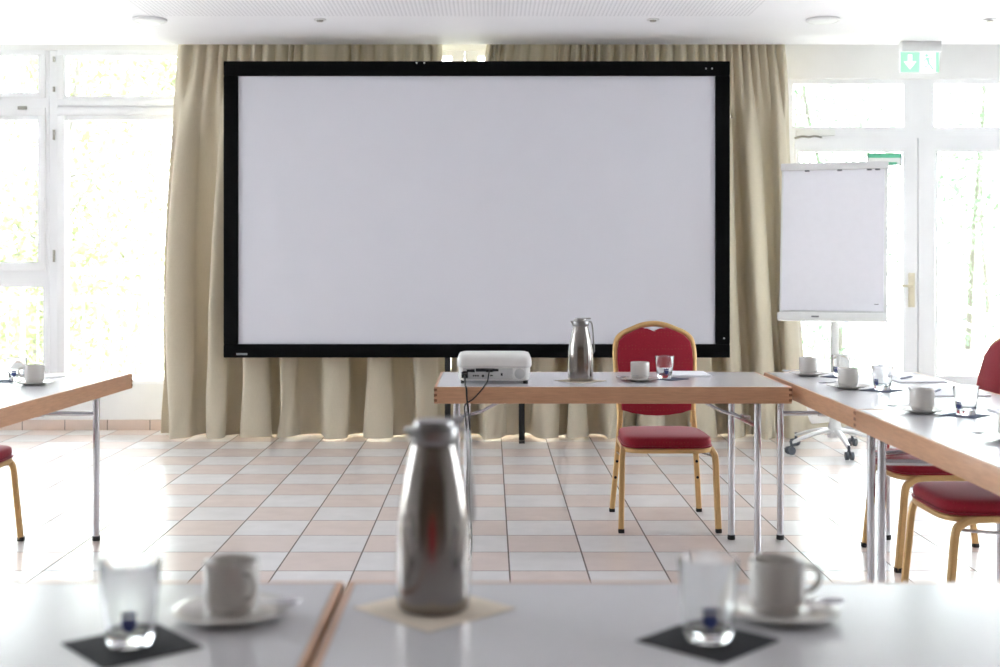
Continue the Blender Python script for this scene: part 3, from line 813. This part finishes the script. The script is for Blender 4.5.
for A, B in zip(rings[:-1], rings[1:]):
    for i in range(len(A)): j = (i + 1) % len(A); b.faces.new((A[i], A[j], B[j], B[i]))
b.faces.new(list(reversed(rings[0]))); b.faces.new(rings[-1])
obj('upper_case', b, M['projector_white'], t, angle=50)
b = nb()
lv = [(.86, .012, .02), (.92, .014, .024), (.955, .024, .026), (.962, .0665, .026)]
rings = [[b.verts.new((a, c + D / 2, z)) for a, c in rrect(W2 * s, D / 2 * s, r)] for s, z, r in lv]
for A, B in zip(rings[:-1], rings[1:]):
    for i in range(len(A)): j = (i + 1) % len(A); b.faces.new((A[i], A[j], B[j], B[i]))
b.faces.new(list(reversed(rings[0]))); b.faces.new(rings[-1])
low = obj('lower_case', b, M['projector_white'], t, angle=50)
FY = D / 2 - D / 2 * .962                       # y of the socket face
b = nb(); box(b, -.128, .075, FY - .0012, FY + .004, .020, .0645, .001); panel = obj('socket_panel', b, M['projector_grey'], t)
ports = [(-.122, .040, .007, .003), (-.103, .0435, .010, .0045), (-.088, .0435, .007, .005), (-.050, .0455, .024, .0055), (-.020, .0455, .018, .005), (.006, .0450, .010, .004), (-.085, .0295, .0032, .0032), (-.076, .0295, .0032, .0032), (-.067, .0295, .0032, .0032), (-.047, .0290, .0048, .0048), (.030, .0330, .0035, .0045), (-.012, .0300, .005, .002)]
for (x, z, a, c) in ports:
    b = nb(); z = .020 + (z - .02) * 1.45; a *= 1.1; c *= 1.25 if abs(a / 1.1 - c) > 1e-6 else 1.1
    if abs(a - c) < 1e-6:
        lathe(b, [(0, 0), (a, 0), (a, .002), (a * .55, .0022), (a * .5, .001), (0, .001)], 14); bmesh.ops.rotate(b, verts=b.verts[:], matrix=Matrix.Rotation(PI / 2, 3, 'X')); bmesh.ops.translate(b, verts=b.verts[:], vec=(x, FY - .0010, z))
    else: box(b, x - a, x + a, FY - .0026, FY - .0008, z - c, z + c, .0008)
    obj('port', b, M['port'], panel)
b = nb(); lathe(b, [(0, 0), (.021, 0), (.0215, .001), (.020, .002), (0, .0015)], 28); bmesh.ops.rotate(b, verts=b.verts[:], matrix=Matrix.Rotation(PI / 2, 3, 'X')); bmesh.ops.translate(b, verts=b.verts[:], vec=(.104, FY - .0005, .042)); obj('speaker_grille', b, M['projector_grey'], t)
b = nb(); box(b, -.135, -.108, FY - .003, FY + .004, .024, .050, .002); obj('power_socket', b, M['port'], panel)
for (x, y) in ((-.128, .03), (.128, .03), (0, D - .03)):
    b = nb(); lathe(b, [(0, 0), (.010, 0), (.0105, .003), (.009, .0135), (0, .0136)], 16, x, y); obj('foot', b, M['black_plastic'], t)
b = nb(); box(b, -.09, -.02, .05, .11, .1195, .1212, .0006); box(b, .02, .09, .13, .19, .1195, .1214, .0006); obj('top_vent', b, M['projector_grey'], t)
b = nb(); lathe(b, [(0, 0), (.03, 0), (.032, .01), (.026, .016), (.018, .008), (0, .005)], 28); bmesh.ops.rotate(b, verts=b.verts[:], matrix=Matrix.Rotation(-PI / 2, 3, 'X')); bmesh.ops.translate(b, verts=b.verts[:], vec=(.07, D - .012, .062)); obj('lens', b, M['black_plastic'], t)
# cables
EDGE = PTY - TW / 2 - .012
b = nb(); a = (px - .1215, py + FY - .012, pz + .036)
t = thing('power_cord', 'black power cord hanging from the projector over the table edge', 'cable')
sweep(b, spline([(a[0], a[1] - .012, a[2]), (a[0] + .001, a[1] - .03, a[2] - .004), (a[0] + .004, 5.02, TT + .006), (a[0] + .009, EDGE - .004, TT - .004), (a[0] + .012, EDGE - .004, TT - .05), (a[0] + .02, EDGE - .002, .60), (a[0] + .026, EDGE + .0, .45), (a[0] + .02, EDGE, .3), (a[0] + .03, EDGE + .02, .1), (a[0] + .01, EDGE + .06, .012), (a[0] - .10, EDGE + .12, .006), (a[0] - .16, EDGE + .3, .006)], 10), .0036, n=8)
obj('cord', b, M['cable'], t)
b = nb(); box(b, a[0] - .011, a[0] + .011, a[1] - .016, a[1] + .0085, a[2] - .009, a[2] + .007, .003); obj('plug', b, M['cable'], t)
c = (px - .020, py + FY - .010, pz + .056)
t = thing('video_cable', 'black video cable looping from the projector across the table edge to the power cord', 'cable')
b = nb(); sweep(b, spline([(c[0], c[1] - .008, c[2]), (c[0] - .002, c[1] - .024, c[2] - .006), (c[0] - .008, 5.04, TT + .020), (c[0] - .020, EDGE + .0, TT + .006), (c[0] - .030, EDGE - .006, TT - .008), (c[0] - .064, EDGE - .007, TT - .045), (c[0] - .098, EDGE - .009, TT - .073), (c[0] - .094, EDGE - .004, .58), (c[0] - .088, EDGE - .008, .44), (c[0] - .09, EDGE - .008, .3), (c[0] - .082, EDGE + .01, .1), (c[0] - .11, EDGE + .05, .012), (c[0] - .20, EDGE + .09, .006)], 10), .0030, n=8); obj('cord', b, M['cable'], t)
b = nb(); box(b, c[0] - .015, c[0] + .015, c[1] - .012, c[1] + .0065, c[2] - .006, c[2] + .005, .002); obj('connector', b, M['cable'], t)

# ------------------------------------------------------------------ flip chart
FX, FYc = 2.135, 7.80
t = thing('flip_chart', 'mobile flip chart with blank white pad before the glazed door', 'flip chart', (FX, FYc, 0), math.radians(-20))
LEAN = math.radians(9)
def lean(x, y, z):           # board coordinates about its lower edge
    zz = z; return Vector((x, y * math.cos(LEAN) + zz * math.sin(LEAN), .852 + zz * math.cos(LEAN) - y * math.sin(LEAN)))
LM = Matrix.Translation((0, 0, .852)) @ Matrix.Rotation(-LEAN, 4, 'X')
bw, bh = .326, 1.0
b = nb(); box(b, -bw, bw, 0, .018, 0, bh, .006, 2, M=LM); board = obj('board', b, M['plate_white'], t)
b = nb(); box(b, -bw + .012, bw - .02, -.008, -.0005, .058, bh - .035, .001, 1, M=LM); obj('paper_pad', b, M['paper'], t)
b = nb(); box(b, -bw - .004, bw + .004, -.022, .002, bh - .042, bh + .006, .006, 2, M=LM); clamp = obj('clamp_bar', b, M['lamp_white'], t)
for x in (-.18, .02, .2, .25):
    b = nb(); box(b, x, x + .03, -.024, -.006, bh - .05, bh - .0425, .002, 1, M=LM); obj('clip', b, M['gasket'], clamp)
b = nb(); box(b, -bw - .004, bw + .004, -.062, .016, -.008, .006, .003, 2, M=LM); box(b, -bw - .004, bw + .004, -.064, -.056, -.008, .040, .003, 2, M=LM); obj('pen_tray', b, M['plate_white'], t)
b = nb(); box(b, -.12, -.075, -.067, -.0635, .010, .020, .0008, 1, M=LM); obj('tray_mark', b, M['gasket'], t)
b = nb(); box(b, bw - .075, bw - .05, -.0095, -.0078, .10, .104, M=LM); obj('pad_mark', b, M['gasket'], t)
CYc = .20
b = nb(); sweep(b, [(0, CYc, .12), (0, CYc, 1.45)], .026, n=20); obj('column', b, M['lamp_white'], t)
b = nb(); box(b, -.05, .05, CYc - .05, CYc - .015, 1.30, 1.42, .006); obj('bracket', b, M['grey_metal'], t)
b = nb(); lathe(b, [(0, .095), (.045, .095), (.05, .11), (.045, .15), (.032, .2), (.028, .26), (0, .262)], 24, 0, CYc); obj('hub', b, M['lamp_white'], t)
for k in range(5):
    an = math.radians(-88 + 72 * k + 18)
    d = Vector((math.cos(an), math.sin(an), 0)); o_ = Vector((0, CYc, 0))
    b = nb(); sweep(b, spline([o_ + Vector((0, 0, .13)), o_ + d * .08 + Vector((0, 0, .135)), o_ + d * .2 + Vector((0, 0, .112)), o_ + d * .315 + Vector((0, 0, .075))], 6), .022, .014, n=12, radii=[1.25 - .55 * i / 18 for i in range(19)])
    arm = obj('base_arm', b, M['lamp_white'], t)
    b = nb(); e_ = o_ + d * .315; s_ = Vector((-d.y, d.x, 0))
    sweep(b, [e_ + Vector((0, 0, .09)), e_ + Vector((0, 0, .05))], .009, n=10)
    for q in (-1, 1):
        c0 = e_ + s_ * (q * .016) + d * .01
        sweep(b, [c0 - s_ * .009 + Vector((0, 0, .0265)), c0 + s_ * .009 + Vector((0, 0, .0265))], .0255, n=18)
    box(b, -.012, .012, -.008, .008, .03, .056, .003, M=Matrix.Translation(e_))
    obj('caster', b, M['caster_grey'], arm)

# ------------------------------------------------------------------ ceiling fittings and signs
CY = 7.79
def round_lamp(label, x, r=.105):
    t = thing('ceiling_lamp', label, 'ceiling lamp', (x, CY, CEIL), 0, 'round ceiling lamps')
    b = nb(); lathe(b, [(0, -.0005), (r, -.0005), (r, -.012), (r - .01, -.017), (r - .016, -.013), (0, -.013)], 48); obj('ring', b, M['lamp_white'], t)
    b = nb(); lathe(b, [(r - .018, -.0135), (r * .6, -.024), (r * .3, -.028), (0, -.029)], 48); obj('diffuser', b, M['plate_white'], t)
round_lamp('round white ceiling lamp above the pale window side', (150 - 490) * CY / F)
round_lamp('round white ceiling lamp above the flip chart', (823 - 490) * CY / F)
def small_spot(label, x):
    t = thing('ceiling_spot', label, 'spotlight', (x, CY, CEIL), 0, 'small ceiling spots')
    b = nb(); lathe(b, [(0, -.0005), (.038, -.0005), (.040, -.004), (.034, -.010), (.026, -.009), (.0, -.008)], 32); obj('rim', b, M['lamp_white'], t)
    b = nb(); lathe(b, [(0, -.0085), (.022, -.0092), (.018, -.017), (0, -.019)], 24); obj('bulb', b, M['grey_metal'], t)
small_spot('small ceiling spot over the left half of the screen', (320 - 490) * CY / F)
small_spot('small ceiling spot over the right half of the screen', (653 - 490) * CY / F)
small_spot('small ceiling spot at the picture edge past the exit sign', (990 - 490) * CY / F)

EY = 8.60; EK = F / EY
ex0, ex1 = (900 - 490) / EK, (938.5 - 490) / EK
ez1 = H + (260 - 52) / EK; ez0 = H + (260 - 72.5) / EK
t = thing('exit_sign', 'green and white exit sign with arrow hanging from the ceiling above the door', 'exit sign', ((ex0 + ex1) / 2, EY, 0))
w = (ex1 - ex0) / 2
b = nb(); box(b, -w + .004, w + .012, -.03, .03, ez1, CEIL - .0005, .005); obj('housing', b, M['lamp_white'], t)
b = nb(); box(b, -w, w, -.006, .006, ez0, ez1 - .0005, .001); pl = obj('sign_panel', b, M['sign_white'], t)
b = nb(); box(b, -w, .002, -.0075, -.0062, ez0, ez1 - .002); box(b, w - .022, w, -.0075, -.0062, ez0, ez1 - .002); obj('green_field', b, M['sign_green'], pl)
zc = (ez0 + ez1) / 2; xa = -w / 2
b = nb(); prism(b, [(xa - .014, zc + .052), (xa + .014, zc + .052), (xa + .014, zc + .004), (xa + .043, zc + .004), (xa, zc - .05), (xa - .043, zc + .004), (xa - .014, zc + .004)], lambda a, c, o: Vector((a, o, c)), -.0095, -.0076); obj('arrow', b, M['sign_white'], pl)
b = nb()                                   # running figure at the doorway
f_ = lambda a, c, o: Vector((a, o, c))
xm = w / 2 - .012
lathe(b, [(0, 0), (.011, 0), (.011, .0012), (0, .0013)], 16); bmesh.ops.rotate(b, verts=b.verts[:], matrix=Matrix.Rotation(PI / 2, 3, 'X')); bmesh.ops.translate(b, verts=b.verts[:], vec=(xm - .006, -.0062, zc + .046))
prism(b, [(xm - .012, zc + .03), (xm + .008, zc + .033), (xm + .016, zc - .004), (xm + .002, zc - .01)], f_, -.0078, -.0062)
prism(b, [(xm + .002, zc - .006), (xm + .014, zc - .006), (xm + .03, zc - .028), (xm + .045, zc - .05), (xm + .035, zc - .055), (xm + .018, zc - .03)], f_, -.0078, -.0062)
prism(b, [(xm + .004, zc - .006), (xm + .012, zc - .01), (xm - .004, zc - .034), (xm - .028, zc - .04), (xm - .028, zc - .03), (xm - .01, zc - .026)], f_, -.0078, -.0062)
prism(b, [(xm - .01, zc + .03), (xm - .002, zc + .024), (xm - .024, zc + .004), (xm - .034, zc + .016), (xm - .028, zc + .02), (xm - .024, zc + .014)], f_, -.0078, -.0062)
prism(b, [(xm + .004, zc + .032), (xm + .01, zc + .026), (xm + .03, zc + .016), (xm + .038, zc + .03), (xm + .032, zc + .032), (xm + .027, zc + .024)], f_, -.0078, -.0062)
obj('running_figure', b, M['sign_green'], pl)

NY = WALL - .030
nx0, nx1, nz1, nz0 = wx(866), wx(900.5), wz(153.8), wz(165.5)
t = thing('emergency_door_sign', 'small green and white emergency sign on the glazed door beside the flip chart top', 'sign', ((nx0 + nx1) / 2, NY, 0))
w = (nx1 - nx0) / 2
b = nb(); box(b, -w, w, -.003, .0025, nz0, nz1, .001); pl = obj('plate', b, M['plate_white'], t)
b = nb(); box(b, -w + .004, w - .004, -.0042, -.0031, nz1 - .032, nz1 - .003); box(b, .018, w - .035, -.0042, -.0031, nz0 + .004, nz0 + .022); obj('green_band', b, M['sticker_green'], pl)
b = nb()
for q in ((-w, w, nz1 - .004, nz1), (-w, w, nz0, nz0 + .004), (-w, -w + .006, nz0, nz1), (w - .009, w, nz0, nz1)): box(b, q[0], q[1], -.006, -.0043, q[2], q[3])
obj('border', b, M['gasket'], pl)

# ------------------------------------------------------------------ outside
b = nb(); box(b, -14, 14, WALL + .121, 12.2, -.2, -.06); obj('terrace', b, M['terrace'], kind='structure')
b = nb(); sheet(b, 40, 30, lambda u, v: Vector((-40 + 80 * u, 12.2 + 45 * v, -.5 + 2.2 * v * v + .25 * math.sin(9 * u + 5 * v)))); o = obj('garden_ground', b, M['grass'], kind='structure')
def railing(label, x0, x1, y, z1, z2, step=.13, slope=None):
    t = thing('balcony_railing', label, 'railing', (0, y, 0), 0, 'terrace railings')
    top = [(x0, 0, z1), (x1, 0, z1)] + ([(slope[0], 0, slope[1])] if slope else [])
    b = nb(); sweep(b, top, .026, n=12); obj('top_rail', b, M['railing'], t)
    b = nb(); sweep(b, [(p[0], 0, p[2] - (z1 - z2)) for p in top], .018, n=10); obj('lower_rail', b, M['railing'], t)
    b = nb(); sweep(b, [(p[0], 0, p[2] - z1 + .06) for p in top], .018, n=10); obj('bottom_rail', b, M['railing'], t)
    n = int((x1 - x0) / step)
    for i in range(n + 1):
        x = x0 + (x1 - x0) * i / n; post = i % 8 == 0
        b = nb(); sweep(b, [(x, 0, -.06 if post else .06), (x, 0, z1 if post else z2)], .02 if post else .008, n=8); obj('post' if post else 'baluster', b, M['railing'], t)
    if slope:
        n = int((slope[0] - x1) / step)
        for i in range(1, n + 1):
            k = i / n; x = x1 + (slope[0] - x1) * k; zz = z1 + (slope[1] - z1) * k
            b = nb(); sweep(b, [(x, 0, zz - z1 + .06), (x, 0, zz)], .008, n=8); obj('baluster', b, M['railing'], t)
RY = 10.9
railing('pale terrace railing outside the window on the table side', -6.2, -2.35, RY, H - (271 - 260) * RY / F, H - (298.5 - 260) * RY / F)
railing('pale terrace railing outside the glazed door, its handrail sloping down at one end', 2.3, 4.10, RY, H - (306 - 260) * RY / F, H - (322 - 260) * RY / F, .13, (5.4, H - (365 - 260) * RY / F))

def make_tree(label, x, y, h, spread, m, seed, leaves=7500, size=.06, trunk=.065, tilt=0.0):
    rnd = random.Random(seed)
    t = thing('garden_tree', label, 'tree', (x, y, -.55), 0, 'garden trees')
    b = nb()
    tips = []
    base = [(0, 0, 0), (tilt * .3 + rnd.uniform(-.1, .1), 0, h * .3), (tilt * .6 + rnd.uniform(-.2, .2), rnd.uniform(-.2, .2), h * .6), (tilt + rnd.uniform(-.2, .2), 0, h)]
    sp = spline(base, 6); sweep(b, sp, trunk, n=9, radii=[1 - .8 * i / (len(sp) - 1) for i in range(len(sp))])
    for k in range(16):
        i = rnd.randint(3, len(sp) - 1); p = sp[i]; an = rnd.uniform(0, 2 * PI); L = spread * rnd.uniform(.5, 1.05) * (1.15 - .5 * i / len(sp))
        q = [p, p + Vector((math.cos(an) * L * .35, math.sin(an) * L * .35, rnd.uniform(0, .3) * L)), p + Vector((math.cos(an + .2) * L * .7, math.sin(an + .2) * L * .7, rnd.uniform(.1, .5) * L)), p + Vector((math.cos(an) * L, math.sin(an) * L, rnd.uniform(-.1, .7) * L))]
        s2 = spline(q, 5); sweep(b, s2, trunk * .32, n=6, radii=[1 - .8 * j / (len(s2) - 1) for j in range(len(s2))])
        tips += [(v, .25 + .5 * j / len(s2)) for j, v in enumerate(s2) if j > 3]
        for _ in range(3):
            v = s2[rnd.randint(4, len(s2) - 1)]; e = v + Vector((rnd.uniform(-1, 1), rnd.uniform(-1, 1), rnd.uniform(-.5, .8))) * L * .4
            sweep(b, [v, (v + e) / 2 + Vector((0, 0, .05)), e], trunk * .1, n=5, radii=[1, .7, .3]); tips += [(e, .5), ((v + e) / 2, .3)]
    obj('trunk', b, M['bark'], t)
    b = nb()
    for _ in range(leaves):
        c, r = rnd.choice(tips)
        c = c + Vector((rnd.gauss(0, .5), rnd.gauss(0, .5), rnd.gauss(0, .42))) * r * 2.6
        d = Vector((rnd.uniform(-1, 1), rnd.uniform(-1, 1), rnd.uniform(-1, 1))).normalized(); e = d.orthogonal().normalized()
        s = size * rnd.uniform(.6, 1.3)
        vs = [b.verts.new(c + d * s), b.verts.new(c + e * s * .5), b.verts.new(c - d * s), b.verts.new(c - e * s * .5)]
        b.faces.new(vs)
    o = obj('foliage', b, m, t)
    return t
trees = [(-6.4, 17.5, 6.5, 2.2, 'leaf_yellow', 'slim pale garden tree beyond the railing at the far left window'),
         (-4.6, 21, 8.0, 2.8, 'leaf_yellow', 'tall pale yellow-green tree seen through the left window behind the railing'),
         (-3.0, 26, 9.0, 3.0, 'leaf_green', 'washed-out tall tree next to the left curtain edge'),
         (-8.8, 24, 9.0, 3.2, 'leaf_green', 'washed-out tree at the extreme left of the window view'),
         (5.6, 20, 7.5, 2.6, 'leaf_green', 'pale green tree between the door handle and flip chart in the garden'),
         (8.4, 22, 8.0, 2.8, 'leaf_green', 'pale green tree seen through the right door leaf above the handrail'),
         (6.6, 28, 9.0, 3.2, 'leaf_yellow', 'faint distant tree behind the meeting stile of the door'),
         (10.8, 27, 9.5, 3.4, 'leaf_green', 'faint distant tree at the extreme right of the door view')]
for i, (x, y, h, s, m, lb) in enumerate(trees): make_tree(lb, x, y, h, s, M[m], 11 + i, tilt=[.8, -.5, .4, .6, -.6, .5, .3, -.4][i])

for i, (x, y, h, sp_r, m, lb) in enumerate([(3.6, 16.5, 1.5, 1.0, 'leaf_green', 'pale green shrub beyond the terrace railing below the door handle'),
        (7.6, 15.2, 1.8, 1.2, 'leaf_green', 'pale green shrub beyond the sloping handrail at the right door leaf'),
        (-5.3, 15.5, 1.6, 1.3, 'leaf_yellow', 'pale shrub beyond the terrace railing outside the table-side window')]):
    sh = make_tree(lb, x, y, h, sp_r, M[m], 40 + i, leaves=3200, size=.055, trunk=.03); sh.name = 'garden_shrub'; sh['category'] = 'shrub'; sh['group'] = 'garden shrubs'

# ------------------------------------------------------------------ light
W = bpy.data.worlds.new('World'); S.world = W; W.use_nodes = True
N = W.node_tree.nodes; L = W.node_tree.links
bg = N['Background']; bg.inputs['Color'].default_value = (0.93, 0.965, 1.04, 1); 
tc_ = N.new('ShaderNodeTexCoord'); sp_ = N.new('ShaderNodeSeparateXYZ'); L.new(tc_.outputs['Generated'], sp_.inputs[0])
mr_ = N.new('ShaderNodeMapRange'); mr_.inputs['From Min'].default_value = -0.35; mr_.inputs['From Max'].default_value = 0.75
mr_.inputs['To Min'].default_value = 0.28; mr_.inputs['To Max'].default_value = 1.15; mr_.interpolation_type = 'SMOOTHSTEP'
L.new(sp_.outputs['Y'], mr_.inputs['Value']); L.new(mr_.outputs['Result'], bg.inputs['Strength'])      # brighter sky on the sun's side
sl = bpy.data.lights.new('sun', 'SUN'); sl.energy = 5.0; sl.angle = math.radians(0.6); sl.color = (1.0, .98, .96)
so = bpy.data.objects.new('sun', sl); COL.objects.link(so); so.location = (8, 20, 18)
so.rotation_euler = Vector((-.42, -.55, -1.10)).to_track_quat('-Z', 'Y').to_euler()
def portal(name, loc, rot, a, c):
    p = bpy.data.lights.new(name, 'AREA'); p.shape = 'RECTANGLE'; p.size = a; p.size_y = c; p.cycles.is_portal = True
    po = bpy.data.objects.new(name, p); COL.objects.link(po); po.location = loc; po.rotation_euler = rot
portal('window_portal', (-.2, WALL + .16, 1.38), (-PI / 2, 0, 0), 10.4, 2.75)
portal('side_window_portal', (XL - .13, 5.2, 1.51), (0, -PI / 2, 0), 2.25, 2.65)
portal('side_window_portal', (XR + .13, 5.2, 1.51), (0, PI / 2, 0), 2.25, 2.65)

# ------------------------------------------------------------------ camera
cam = bpy.data.cameras.new('camera'); co = bpy.data.objects.new('camera', cam); COL.objects.link(co)
co.location = (0, 0, H); co.rotation_euler = (PI / 2, 0, 0)
cam.sensor_width = 36; cam.lens = 36 * F / 1000
cam.shift_x = 0.010; cam.shift_y = -(333.5 - 260) / 1000
cam.clip_start = .05; cam.clip_end = 200
cam.dof.use_dof = True; cam.dof.focus_distance = 6.2; cam.dof.aperture_fstop = 3.1
S.camera = co
S.view_settings.view_transform = 'Standard'; S.view_settings.look = 'None'; S.view_settings.gamma = 1; S.view_settings.use_curve_mapping = False
S.view_settings.exposure = 4.36
S.cycles.max_bounces = 14; S.cycles.diffuse_bounces = 7; S.cycles.glossy_bounces = 6; S.cycles.transmission_bounces = 10; S.cycles.transparent_max_bounces = 16
S.cycles.sample_clamp_indirect = 6.0
S.cycles.use_denoising = True
